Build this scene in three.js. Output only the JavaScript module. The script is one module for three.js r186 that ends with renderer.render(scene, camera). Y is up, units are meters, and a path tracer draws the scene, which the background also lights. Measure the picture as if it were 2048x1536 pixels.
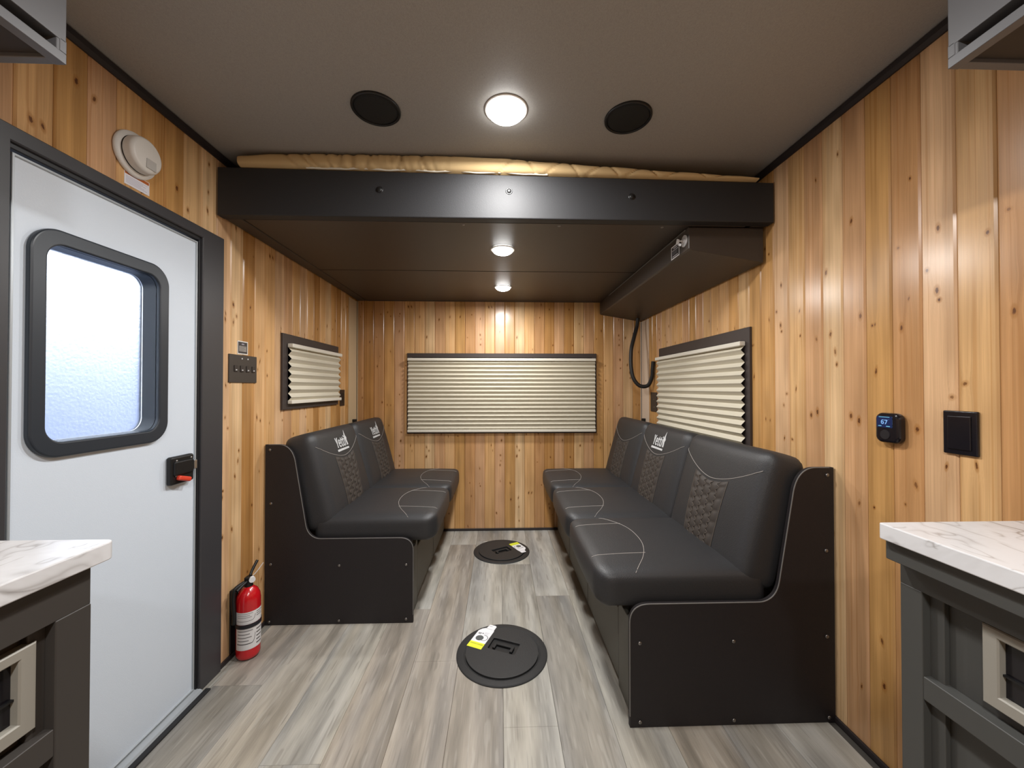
import * as THREE from 'three';
import { RoundedBoxGeometry } from 'three/addons/geometries/RoundedBoxGeometry.js';
import { TextGeometry } from 'three/addons/geometries/TextGeometry.js';
import { FontLoader } from 'three/addons/loaders/FontLoader.js';
import { RectAreaLightUniformsLib } from 'three/addons/lights/RectAreaLightUniformsLib.js';
import { mergeGeometries, mergeVertices } from 'three/addons/utils/BufferGeometryUtils.js';

// ------------------------------------------------------------------ camera, sky, exposure
const W = 2048, H = 1536, FOCAL = 765;                 // focal length in pixels of the 2048 x 1536 frame
const scene = new THREE.Scene();
const camera = new THREE.PerspectiveCamera(2 * Math.atan(H / 2 / FOCAL) * 180 / Math.PI, W / H, 0.02, 60);
camera.position.set(0, 1.172, 0);
camera.rotation.set(0.01045, -0.03136, 0, 'YXZ');
const renderer = new THREE.WebGLRenderer();
renderer.toneMapping = THREE.LinearToneMapping;
renderer.toneMappingExposure = 1.15;
renderer.shadowMap.enabled = true;
RectAreaLightUniformsLib.init();
scene.background = new THREE.Color(2.6, 2.85, 3.2);  // even overcast sky, seen only through the frosted door glass
const LAMP_COLOR = new THREE.Color(1.0, 0.99, 0.97);
const CEILING_LAMP = 4.6, REAR_LAMP = 5.2, BUNK_LAMP = 3.0;   // candela of each puck, straight down
const GLOW = 18;

// room, metres: x right, y up, the camera looks along -z
const XL = -1.168, XR = 1.183, ZB = -3.163, ZF = 1.55, YC = 2.147;

// ------------------------------------------------------------------ helpers
let seed = 7;
const rnd = () => { seed = (seed + 0x6d2b79f5) | 0; let t = Math.imul(seed ^ (seed >>> 15), 1 | seed); t = (t + Math.imul(t ^ (t >>> 7), 61 | t)) ^ t; return ((t ^ (t >>> 14)) >>> 0) / 4294967296; };
const rr = (a, b) => a + (b - a) * rnd();
const clamp = (x, a, b) => Math.min(b, Math.max(a, x));
const smooth = (a, b, x) => { const t = clamp((x - a) / (b - a), 0, 1); return t * t * (3 - 2 * t); };
const lerp = (a, b, t) => a + (b - a) * t;
const hash2 = (x, y, s) => { let h = Math.imul(x | 0, 374761393) ^ Math.imul(y | 0, 668265263) ^ Math.imul(s | 0, 2147483647 ^ 0x5bd1e995); h = Math.imul(h ^ (h >>> 13), 1274126177); return ((h ^ (h >>> 16)) >>> 0) / 4294967296; };
function noise(x, y, s = 0) {
  const xi = Math.floor(x), yi = Math.floor(y), fx = x - xi, fy = y - yi, u = fx * fx * (3 - 2 * fx), v = fy * fy * (3 - 2 * fy);
  return lerp(lerp(hash2(xi, yi, s), hash2(xi + 1, yi, s), u), lerp(hash2(xi, yi + 1, s), hash2(xi + 1, yi + 1, s), u), v);
}
const names = new Map();
function numbered(name, scope = 'top') {
  const key = scope + '/' + name, n = names.get(key) ?? 0;
  names.set(key, n + 1);
  return n ? `${name}_${String(n).padStart(3, '0')}` : name;
}
function tag(o, label, category, group) {
  if (label) o.userData.label = label;
  if (category) o.userData.category = category;
  if (group) o.userData.group = group;
  return o;
}
function thing(name, label, category, group) {
  const o = new THREE.Group();
  o.name = numbered(name); scene.add(o);
  return tag(o, label, category, group);
}
function part(parent, name, geometry, material, label) {
  const m = new THREE.Mesh(geometry, material);
  m.name = numbered(name, parent.uuid); m.castShadow = m.receiveShadow = true;
  parent.add(m);
  if (label) m.userData.label = label;
  return m;
}
function struct(name, geometry, material) {
  const m = geometry ? new THREE.Mesh(geometry, material) : new THREE.Group();
  m.name = numbered(name); m.userData.kind = 'structure'; m.castShadow = m.receiveShadow = true;
  scene.add(m);
  return m;
}
const box = (w, h, d, x = 0, y = 0, z = 0, r = 0, seg = 2) => (r ? new RoundedBoxGeometry(w, h, d, seg, r) : new THREE.BoxGeometry(w, h, d)).translate(x, y, z);
const bare = (g) => { const q = g.index ? g.toNonIndexed() : g.clone(); for (const k of Object.keys(q.attributes)) if (!['position', 'normal', 'uv'].includes(k)) q.deleteAttribute(k); return q; };
const merge = (...gs) => mergeGeometries(gs.flat().map(bare));
const V = (x, y, z = 0) => new THREE.Vector3(x, y, z);
const lathe = (pts, n = 48) => new THREE.LatheGeometry(pts.map(([x, y]) => new THREE.Vector2(x, y)), n);
function tube(points, r, n = 24, k = 6, closed = false) { return new THREE.TubeGeometry(new THREE.CatmullRomCurve3(points, closed), n, r, k, closed); }
function bar(a, b, r, k = 8) {
  const d = b.clone().sub(a), g = new THREE.CylinderGeometry(r, r, d.length(), k);
  return g.applyQuaternion(new THREE.Quaternion().setFromUnitVectors(V(0, 1, 0), d.clone().normalize())).translate(...a.clone().add(b).multiplyScalar(0.5).toArray());
}
function roundRect(shape, x0, y0, x1, y1, r) {
  shape.moveTo(x0 + r, y0); shape.lineTo(x1 - r, y0); shape.absarc(x1 - r, y0 + r, r, -Math.PI / 2, 0);
  shape.lineTo(x1, y1 - r); shape.absarc(x1 - r, y1 - r, r, 0, Math.PI / 2);
  shape.lineTo(x0 + r, y1); shape.absarc(x0 + r, y1 - r, r, Math.PI / 2, Math.PI);
  shape.lineTo(x0, y0 + r); shape.absarc(x0 + r, y0 + r, r, Math.PI, 1.5 * Math.PI);
  return shape;
}
const rectShape = (x0, y0, x1, y1) => new THREE.Shape([[x0, y0], [x1, y0], [x1, y1], [x0, y1]].map(([x, y]) => new THREE.Vector2(x, y)));
const rectHole = (x0, y0, x1, y1) => new THREE.Path([[x0, y0], [x0, y1], [x1, y1], [x1, y0]].map(([x, y]) => new THREE.Vector2(x, y)));
const extrude = (shape, depth, bevel = 0, seg = 1, curve = 12) => new THREE.ExtrudeGeometry(shape, { depth: depth - 2 * bevel, bevelEnabled: bevel > 0, bevelThickness: bevel, bevelSize: bevel, bevelOffset: -bevel, bevelSegments: seg, curveSegments: curve }).translate(0, 0, bevel);
function frameRing(x0, y0, x1, y1, w, depth, bevel = 0.002) { const s = rectShape(x0, y0, x1, y1); s.holes.push(rectHole(x0 + w, y0 + w, x1 - w, y1 - w)); return extrude(s, depth, bevel); }
// sets a thing on a wall: its own x runs to the right as one faces the wall, its own z points into the room
function onWall(o, wall, along, y, out = 0) {
  if (wall === 'left') { o.position.set(XL + out, y, -along); o.rotation.y = Math.PI / 2; }
  if (wall === 'right') { o.position.set(XR - out, y, -along); o.rotation.y = -Math.PI / 2; }
  if (wall === 'back') o.position.set(along, y, ZB + out);
  return o;
}

// ------------------------------------------------------------------ textures
function dataTexture(w, h, f, srgb = true, wrap = true) {
  const d = new Uint8Array(w * h * 4);
  for (let y = 0, i = 0; y < h; y++) for (let x = 0; x < w; x++, i += 4) {
    const c = f(x, y);
    if (typeof c === 'number') d[i] = d[i + 1] = d[i + 2] = clamp(c, 0, 255);
    else { d[i] = clamp(c[0], 0, 255); d[i + 1] = clamp(c[1], 0, 255); d[i + 2] = clamp(c[2], 0, 255); }
    d[i + 3] = 255;
  }
  const t = new THREE.DataTexture(d, w, h);
  t.magFilter = THREE.LinearFilter; t.minFilter = THREE.LinearMipmapLinearFilter; t.generateMipmaps = true;
  if (wrap) t.wrapS = t.wrapT = THREE.RepeatWrapping;
  if (srgb) t.colorSpace = THREE.SRGBColorSpace;
  t.needsUpdate = true;
  return t;
}
const mix3 = (a, b, t) => [lerp(a[0], b[0], t), lerp(a[1], b[1], t), lerp(a[2], b[2], t)];

// knotty pine: twelve boards side by side, each 84 px wide and 2.15 m long
const WOOD_N = 12, WOOD_W = 1008, WOOD_H = 1536, WOOD_LEN = 2.15;
const woodTones = [[207, 169, 122], [188, 143, 88], [199, 156, 117], [212, 177, 134], [179, 132, 78], [203, 162, 113], [194, 147, 91], [209, 170, 130], [185, 139, 93], [204, 160, 109], [193, 150, 109], [210, 167, 118]];
const knots = [];
for (let k = 0; k < WOOD_N; k++) {
  const list = [];
  const count = 6 + Math.floor(rnd() * 6);
  for (let i = 0; i < count; i++) list.push({ x: rr(14, 70), y: rr(20, WOOD_H - 20), a: rr(1.8, 4.2), b: rr(2.6, 7), t: rr(-0.4, 0.4), d: rr(0.45, 1) });
  knots.push(list);
}
const woodMap = dataTexture(WOOD_W, WOOD_H, (x, y) => {
  const k = Math.floor(x / 84), lx = x - k * 84;
  let bend = 0, dark = 0, halo = 0;
  for (const n of knots[k]) {
    const dx = lx - n.x, dy = y - n.y;
    if (Math.abs(dy) > 70) continue;
    bend += dx * Math.exp(-(dx * dx) / 160 - (dy * dy) / 520) * 0.55;
    const c = Math.cos(n.t), s = Math.sin(n.t), u = (dx * c + dy * s) / n.a, v = (dy * c - dx * s) / n.b, q = u * u + v * v + (noise(x * 0.6, y * 0.4, 9) - 0.5) * 0.9;
    dark = Math.max(dark, (1 - smooth(0.35, 1.3, q)) * n.d);
    halo = Math.max(halo, (1 - smooth(0.8, 7, q)) * 0.5 * n.d);
  }
  const gx = lx + bend, s = k * 31;
  const broad = noise(gx * 0.06 + s, y * 0.0022, 1) - 0.5, fine = noise(gx * 0.55 + s, y * 0.006, 2) - 0.5, hair = noise(gx * 1.7 + s, y * 0.02, 3) - 0.5, cloud = noise(gx * 0.03 + s, y * 0.012, 4) - 0.5;
  const ring = Math.sin((gx * 0.28 + noise(s, y * 0.003, 5) * 9 + noise(gx * 0.05, y * 0.005, 6) * 4) * 1.4);
  const v = 1 + broad * 0.13 + fine * 0.06 + hair * 0.05 + cloud * 0.1 + ring * 0.01;
  const streak = smooth(0.72, 0.86, noise(gx * 0.16 + s * 3, y * 0.0016 + k, 7)) * 0.32;
  const t = woodTones[k];
  let c = [t[0] * v, t[1] * Math.pow(v, 1.12), t[2] * Math.pow(v, 1.3)];
  c = mix3(c, [t[0] * 0.86, t[1] * 0.76, t[2] * 0.62], streak);
  c = mix3(c, [150, 98, 46], halo);
  return mix3(c, [82, 46, 24], dark * 0.92);
}, true, false);

// grey vinyl floor planks: eight boards side by side, 128 px = 0.19 m wide, 1024 px = 1.22 m long
const FLOOR_N = 8;
const floorTones = [[154, 150, 141], [164, 160, 151], [143, 137, 129], [158, 152, 142], [168, 164, 156], [149, 142, 133], [159, 156, 149], [139, 135, 128]];
const floorMap = dataTexture(1024, 1024, (x, y) => {
  const k = Math.floor(x / 128), lx = x % 128, s = k * 57, t = floorTones[k];
  const wob = (noise(s + 3, y * 0.004, 20) - 0.5) * 20;
  const strip = noise((lx + wob * 0.4) * 0.04 + s, y * 0.0026, 21) - 0.5, mid = noise((lx + wob) * 0.09 + s, y * 0.011, 22) - 0.5, fine = noise(lx * 0.5 + s, y * 0.03, 23) - 0.5, hair = noise(lx * 1.3 + s, y * 0.03, 24) - 0.5;
  const v = 1 + strip * 0.25 + mid * 0.15 + fine * 0.06 + hair * 0.05;
  const scrape = smooth(0.76, 0.88, noise(lx * 0.22 + s * 2, y * 0.012, 25)) * 0.24, pale = smooth(0.74, 0.9, noise(lx * 0.2 + s * 5, y * 0.012, 26)) * 0.24;
  const warm = (noise(lx * 0.03 + s, y * 0.002, 27) - 0.5) * 8;
  let c = [t[0] * v + warm * 0.6, t[1] * v, t[2] * v - warm];
  c = mix3(c, [96, 91, 84], scrape);
  return mix3(c, [196, 192, 184], pale);
}, true, false);

const marbleMap = dataTexture(512, 512, (x, y) => {
  const a = x / 512 * Math.PI * 2, b = y / 512;
  const n1 = noise(x * 0.018 + 5, y * 0.012, 30), n2 = noise(x * 0.05, y * 0.03, 31), n3 = noise(x * 0.2, y * 0.12, 32);
  const ridge = 1 - Math.abs(2 * noise(x * 0.014 + n2 * 1.4, y * 0.03 + n1 * 2.5, 33) - 1), ridge2 = 1 - Math.abs(2 * noise(x * 0.03 + n2, y * 0.06 + n1 * 2, 34) - 1);
  const vein = Math.pow(ridge, 14) * 0.75 * smooth(0.35, 0.7, n1) + Math.pow(ridge2, 18) * 0.45 * smooth(0.4, 0.7, n2);
  let c = mix3([218, 219, 222], [190, 189, 190], clamp((n1 - 0.4) * 1.4 + (n3 - 0.5) * 0.2, 0, 1));
  return mix3(c, [112, 106, 102], clamp(vein, 0, 0.85));
});
const speckle = dataTexture(512, 512, (x, y) => { const v = 240 + (hash2(x, y, 40) - 0.5) * 16 + (noise(x * 0.35, y * 0.35, 41) - 0.5) * 14; const s = noise(x * 0.3, y * 0.3, 43) > 0.93 ? -18 : 0; return [v + s, v + s, v + s]; });
const grainBump = dataTexture(256, 256, (x, y) => 128 + (noise(x * 0.3, y * 0.3, 50) - 0.5) * 120 + (noise(x * 0.8, y * 0.8, 51) - 0.5) * 90, false);
const pebbleBump = dataTexture(256, 256, (x, y) => 128 + (noise(x * 0.16, y * 0.16, 52) - 0.5) * 160 + (noise(x * 0.4, y * 0.4, 53) - 0.5) * 70, false);
const repeated = (t, u, v) => { const q = t.clone(); q.repeat.set(u, v); q.needsUpdate = true; return q; };
function canvasTexture(w, h, draw) {
  const c = document.createElement('canvas'); c.width = w; c.height = h;
  draw(c.getContext('2d'), w, h);
  const t = new THREE.CanvasTexture(c); t.colorSpace = THREE.SRGBColorSpace;
  return t;
}

// ------------------------------------------------------------------ materials
const M = (color, roughness = 0.6, metalness = 0, extra = {}) => new THREE.MeshPhysicalMaterial({ color, roughness, metalness, ...extra });
const mat = {
  wood: M(0xffffff, 0.25, 0, { map: woodMap, specularIntensity: 1 }),
  floor: M(0xffffff, 0.42, 0, { map: floorMap }),
  backing: M(0x6a4d2c, 0.8),
  underlay: M(0x4a4641, 0.9),
  ceiling: M(0xaaa6a0, 0.5, 0, { map: repeated(speckle, 9, 9), bumpMap: repeated(grainBump, 24, 24), bumpScale: 0.0001 }),
  trim: M(0x2b2526, 0.5),
  doorTrim: M(0x3b3a3d, 0.42),
  doorTrimDark: M(0x1e1e21, 0.45),
  white: M(0xd6e0ec, 0.42, 0, { bumpMap: repeated(grainBump, 10, 10), bumpScale: 0.0002 }),
  whitePlastic: M(0xd8d4ce, 0.45),
  whitePaper: M(0xe2e2e4, 0.6),
  frame: M(0x2a3038, 0.4),
  glass: new THREE.MeshPhysicalMaterial({ color: 0xf4f9ff, roughness: 0.4, transmission: 1, thickness: 0.005, ior: 1.45, bumpMap: repeated(pebbleBump, 4, 4), bumpScale: 0.0005 }),
  darkGlass: M(0x101214, 0.12),
  panel: M(0x1d181a, 0.62, 0, { bumpMap: repeated(grainBump, 10, 10), bumpScale: 0.0004 }),
  edge: M(0x6f6d6b, 0.6),
  base: M(0x63625b, 0.6),
  vinyl: M(0x2c2c2e, 0.5, 0, { bumpMap: repeated(grainBump, 5, 5), bumpScale: 0.0005 }),
  quilt: M(0x39332f, 0.62),
  thread: M(0x98928d, 0.7),
  quiltThread: M(0x5f554b, 0.75),
  logo: M(0xc4c5c6, 0.6),
  screw: M(0x8d8a88, 0.3, 0.9),
  steel: M(0xc8cbce, 0.28, 0.95),
  aluminium: M(0xb4babf, 0.36, 0.35),
  bunk: M(0x2b2b2d, 0.58, 0, { specularIntensity: 0.8, bumpMap: repeated(grainBump, 10, 10), bumpScale: 0.0003 }),
  bunkUnder: M(0x3d352f, 0.45, 0, { bumpMap: repeated(grainBump, 14, 14), bumpScale: 0.0003 }),
  mattress: M(0xc6aa7c, 0.8),
  piping: M(0xd9d3c4, 0.8),
  fabric: M(0xcdc6b4, 0.85, 0, { side: THREE.DoubleSide }),
  blindRail: M(0xded9cc, 0.5),
  windowFrame: M(0x3a3230, 0.5),
  black: M(0x121213, 0.45),
  gloss: M(0x17151a, 0.16),
  blackRubber: M(0x18181b, 0.6, 0, { bumpMap: repeated(grainBump, 8, 8), bumpScale: 0.0004 }),
  lid: M(0x252526, 0.55, 0, { bumpMap: repeated(grainBump, 6, 6), bumpScale: 0.0005 }),
  cabinet: M(0x3a3633, 0.5),
  cabinetGrey: M(0x444442, 0.48),
  upper: M(0x5f5f62, 0.42),
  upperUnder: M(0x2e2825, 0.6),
  insert: M(0x8f8b82, 0.5),
  marble: M(0xffffff, 0.3, 0, { map: marbleMap }),
  red: M(0xc1101a, 0.25, 0, { clearcoat: 0.6, clearcoatRoughness: 0.1 }),
  lever: M(0xd8442e, 0.4),
  grille: M(0x101213, 0.5, 0, { bumpMap: repeated(grainBump, 30, 30), bumpScale: 0.0005 }),
  outsideWall: M(0x8790ac, 0.7),
  ground: M(0x8b93a2, 0.9),
  lamp: new THREE.MeshStandardMaterial({ color: 0xffffff, emissive: LAMP_COLOR, emissiveIntensity: GLOW, roughness: 0.4 }),
};

// ------------------------------------------------------------------ boards
// a board with chamfered long edges: x across, y along, z from -t up to 0
function boardGeometry(w, l, t, c, cd, u0, u1, v0, v1) {
  const h = w / 2, P = [[-h, -t], [-h, -cd], [-h + c, 0], [h - c, 0], [h, -cd], [h, -t]], pos = [], uv = [];
  const tri = (...ps) => ps.forEach(([x, y, z]) => { pos.push(x, y, z); uv.push(lerp(u0, u1, (x + h) / w), lerp(v0, v1, y / l)); });
  for (let i = 0; i < 5; i++) {
    const [ax, az] = P[i], [bx, bz] = P[i + 1];
    tri([ax, 0, az], [bx, l, bz], [bx, 0, bz]); tri([ax, 0, az], [ax, l, az], [bx, l, bz]);
  }
  for (const y of [0, l]) for (let i = 1; i < 5; i++) { const a = [P[0][0], y, P[0][1]], b = [P[i][0], y, P[i][1]], d = [P[i + 1][0], y, P[i + 1][1]]; y ? tri(a, d, b) : tri(a, b, d); }
  const g = new THREE.BufferGeometry();
  g.setAttribute('position', new THREE.Float32BufferAttribute(pos, 3)); g.setAttribute('uv', new THREE.Float32BufferAttribute(uv, 2));
  // wind every face outwards, away from the board's core
  const p = g.attributes.position.array, q = g.attributes.uv.array, cy = l / 2, cz = -t / 2;
  for (let i = 0; i < p.length; i += 9) {
    const a = V(p[i], p[i + 1], p[i + 2]), b = V(p[i + 3], p[i + 4], p[i + 5]), d = V(p[i + 6], p[i + 7], p[i + 8]);
    const n = b.clone().sub(a).cross(d.clone().sub(a)), m = a.clone().add(b).add(d).multiplyScalar(1 / 3).sub(V(0, cy, cz));
    if (n.dot(m) < 0) { for (let k = 0; k < 3; k++) [p[i + 3 + k], p[i + 6 + k]] = [p[i + 6 + k], p[i + 3 + k]]; const j = (i / 3) * 2; for (let k = 0; k < 2; k++) [q[j + 2 + k], q[j + 4 + k]] = [q[j + 4 + k], q[j + 2 + k]]; }
  }
  g.computeVertexNormals();
  return g;
}
const wallBoards = new Map();
function wallBoard(w, l, k, v0, flip) {
  const key = [w.toFixed(4), l.toFixed(3), k, v0.toFixed(3), flip].join();
  if (!wallBoards.has(key)) {
    const u0 = (k * 84 + 2) / WOOD_W, u1 = (k * 84 + 82) / WOOD_W, a = v0 / WOOD_LEN, b = Math.min(1, (v0 + l) / WOOD_LEN);
    wallBoards.set(key, boardGeometry(w, l, 0.006, 0.0048, 0.004, u0, u1, flip ? b : a, flip ? a : b));
  }
  return wallBoards.get(key);
}
const PITCH = 0.0825, GAP = 0.0008;
function boardWall(parent, wall, from, to, start, cut) {
  let last = -1;
  for (let a = start; a < to - 0.001; a += PITCH) {
    const x0 = Math.max(a, from), x1 = Math.min(a + PITCH, to);
    if (x1 - x0 < 0.008) continue;
    let k; do k = Math.floor(rnd() * WOOD_N); while (k === last);
    last = k;
    const flip = rnd() > 0.5, y0 = cut && x1 > cut[0] && x0 < cut[1] ? cut[2] : 0.0;
    const b = part(parent, 'plank', wallBoard(x1 - x0 - GAP, YC - y0, k, y0, flip), mat.wood);
    onWall(b, wall, (x0 + x1) / 2, y0);
  }
}

// ------------------------------------------------------------------ the setting
const T = 0.06;
const floorMesh = struct('floor', box(XR - XL + 2 * T, T, ZF - ZB + 2 * T, (XL + XR) / 2, -T / 2 - 0.004, (ZF + ZB) / 2), mat.underlay);
{
  const PW = 0.19, PL = 1.22, variants = [];
  for (let k = 0; k < FLOOR_N; k++) for (const flip of [0, 1]) variants.push((w, l, v0) => boardGeometry(w, l, 0.0035, 0.0012, 0.0012, (k * 128 + 1) / 1024, (k * 128 + 127) / 1024, flip ? 1 - v0 / PL : v0 / PL, flip ? 1 - (v0 + l) / PL : (v0 + l) / PL));
  const cache = new Map();
  for (let col = 0; col < 13; col++) {
    const a = -0.178 - 6 * PW + col * PW, x0 = Math.max(a, XL), x1 = Math.min(a + PW, XR);
    if (x1 - x0 < 0.01) continue;
    let z = ZB + 0.0 - ((col * 0.47 + (col % 3) * 0.21) % 1) * PL;
    let last = -1;
    while (z < ZF - 0.01) {
      const z0 = Math.max(z, ZB), z1 = Math.min(z + PL, ZF);
      if (z1 - z0 > 0.02) {
        let k; do k = Math.floor(rnd() * variants.length); while (k === last);
        last = k;
        const key = [k, (x1 - x0).toFixed(3), (z1 - z0).toFixed(3)].join();
        if (!cache.has(key)) cache.set(key, variants[k](x1 - x0 - 0.0007, z1 - z0 - 0.0007, z0 - z));
        const b = part(floorMesh, 'plank', cache.get(key), mat.floor);
        b.rotation.x = -Math.PI / 2; b.position.set((x0 + x1) / 2, 0, z1);
      }
      z += PL;
    }
  }
}
{
  const g = box(XR - XL + 2 * T, T, ZF - ZB + 2 * T, (XL + XR) / 2, YC + T / 2, (ZF + ZB) / 2);
  struct('ceiling', g, mat.ceiling);
}
// left wall with the doorway (shape x runs along -z)
{
  const s = rectShape(-ZF - T, 0 - 0.06, -ZB + T, YC + 0.06);
  s.holes.push(rectHole(0.905, -0.01, 1.545, 1.765));
  const wl = struct('wall_left', extrude(s, T).rotateY(Math.PI / 2).translate(XL - 0.006 - T, 0, 0), mat.backing);
  boardWall(wl, 'left', -ZF, -ZB, 0.868 - 0.0825 * 30, [0.905, 1.545, 1.765]);
  const wr = struct('wall_right', box(T, YC + 0.12, ZF - ZB + 2 * T, XR + 0.006 + T / 2, YC / 2, (ZF + ZB) / 2), mat.backing);
  boardWall(wr, 'right', -ZF, -ZB, 0.871 - 0.0825 * 30);
  const wb = struct('wall_back', box(XR - XL, YC + 0.12, T, (XL + XR) / 2, YC / 2, ZB - 0.006 - T / 2), mat.backing);
  boardWall(wb, 'back', XL, XR, XL - 0.03);
  struct('wall_front', box(XR - XL, YC + 0.12, T, (XL + XR) / 2, YC / 2, ZF + T / 2), M(0x9a7a4e, 0.5));
}
// trims at the ceiling and along the floor
{
  const cove = new THREE.Shape([[0, 0], [0.009, 0], [0.013, -0.004], [0.013, -0.02], [0.006, -0.031], [0, -0.031]].map(([x, y]) => new THREE.Vector2(x, y)));
  const g = extrude(cove, ZF - ZB, 0);
  struct('trim_1', g.clone().translate(XL, YC, ZB), mat.trim);
  struct('trim_2', g.clone().rotateY(Math.PI).translate(XR, YC, ZF), mat.trim);
  const base = (len) => box(len, 0.02, 0.009, 0, 0.01, 0, 0.002, 1);
  onWall(struct('baseboard_back', base(XR - XL - 0.03), mat.trim), 'back', (XL + XR) / 2, 0, 0.0045);
  onWall(struct('baseboard_left', base(-ZB - 1.64), mat.trim), 'left', (1.64 - ZB) / 2, 0, 0.0045);
  onWall(struct('baseboard_right', base(-ZB - 0.5), mat.trim), 'right', (0.5 - ZB) / 2, 0, 0.0045);
}
// outside, blurred by the frosted glass
struct('ground', box(16, 0.1, 14, -9.4, -0.55, -3), mat.ground);
struct('wall_outside', box(0.2, 2.75, 12, -6.2, 0.85, -4), mat.outsideWall);

// ------------------------------------------------------------------ entry door (own x runs away from the camera)
{
  const d = struct('door_1');
  onWall(d, 'left', 0, 0);
  const leaf = rectShape(0.945, 0.022, 1.508, 1.737);
  leaf.holes.push(roundRect(new THREE.Path(), 1.004, 1.024, 1.345, 1.556, 0.05));
  const leafMesh = part(d, 'door_leaf', extrude(leaf, 0.042, 0.003).translate(0, 0, -0.044), mat.white);
  const lip = rectShape(0.945, 0.022, 1.508, 1.737);
  lip.holes.push(rectHole(0.951, 0.028, 1.502, 1.731));
  part(d, 'door_edge', extrude(lip, 0.006, 0.001).translate(0, 0, -0.003), mat.aluminium, 'bright aluminium edge around the white door');
  // casing: flat boards right, left and top, and the stop inside it
    part(d, 'door_frame', extrude(rectShapeWithDoor(0.835, 0.0, 1.634, 1.796, 0.935, 1.52, 1.757), 0.014, 0.003).translate(0, 0, 0.0), mat.doorTrim);
  part(d, 'door_stop', extrude(rectShapeWithDoor(0.9, 0.0, 1.55, 1.785, 0.9395, 1.5135, 1.7435), 0.05, 0.002).translate(0, 0, -0.046), mat.doorTrimDark);
  function rectShapeWithDoor(x0, y0, x1, y1, a, b, top) { return new THREE.Shape([[x0, y0], [a, y0], [a, top], [b, top], [b, y0], [x1, y0], [x1, y1], [x0, y1]].map(([x, y]) => new THREE.Vector2(x, y))); }
  // window
  const ring = roundRect(new THREE.Shape(), 0.976, 0.99, 1.372, 1.588, 0.068);
  ring.holes.push(roundRect(new THREE.Path(), 1.012, 1.03, 1.336, 1.548, 0.042));
  part(d, 'window_frame', extrude(ring, 0.016, 0.005, 3, 10).translate(0, 0, -0.003), mat.frame);
  const sleeve = roundRect(new THREE.Shape(), 1.006, 1.0245, 1.342, 1.5535, 0.047);
  sleeve.holes.push(roundRect(new THREE.Path(), 1.012, 1.03, 1.336, 1.548, 0.042));
  part(d, 'window_sleeve', extrude(sleeve, 0.056, 0, 1, 10).translate(0, 0, -0.058), mat.frame);
  const pane = extrude(roundRect(new THREE.Shape(), 1.0125, 1.0305, 1.3355, 1.5475, 0.042), 0.005, 0, 1, 10).translate(0, 0, -0.05);
  part(d, 'window_pane', pane, mat.glass, 'frosted pane bright with daylight');
  // latch
  const latch = part(d, 'door_latch', box(0.1, 0.1, 0.022, 1.428, 0.878, 0.009, 0.008, 2), mat.black, 'black paddle latch with an orange lock lever');
  part(latch, 'latch_hood', box(0.082, 0.05, 0.012, 1.426, 0.886, 0.022, 0.005, 2), mat.black);
  const lv = part(latch, 'lock_lever', box(0.056, 0.017, 0.016, 0, 0, 0, 0.006, 2), mat.lever, 'orange lock lever');
  lv.position.set(1.424, 0.845, 0.026); lv.rotation.z = -0.3;
  for (const [x, y] of [[1.398, 0.912], [1.462, 0.914], [1.396, 0.86]]) part(latch, 'screw', new THREE.SphereGeometry(0.005, 10, 6).scale(1, 1, 0.6).translate(x, y, y > 0.9 ? 0.021 : 0.021), mat.screw);
  part(latch, 'strike', box(0.014, 0.034, 0.014, 1.478, 0.886, 0.018, 0.002, 1), mat.steel);
  // sill
  const sill = new THREE.Shape([[-0.045, 0], [0.02, 0], [0.026, 0.004], [0.02, 0.012], [-0.004, 0.019], [-0.045, 0.019]].map(([x, y]) => new THREE.Vector2(x, y)));
  part(d, 'door_sill', extrude(sill, 0.57, 0).rotateY(-Math.PI / 2).translate(1.522, 0, 0), mat.aluminium, 'silver aluminium sill');
  part(d, 'sill_gasket', box(0.6, 0.008, 0.02, 1.235, 0.004, 0.036, 0.003, 2), mat.blackRubber, 'black rubber strip along the sill');
}

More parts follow.
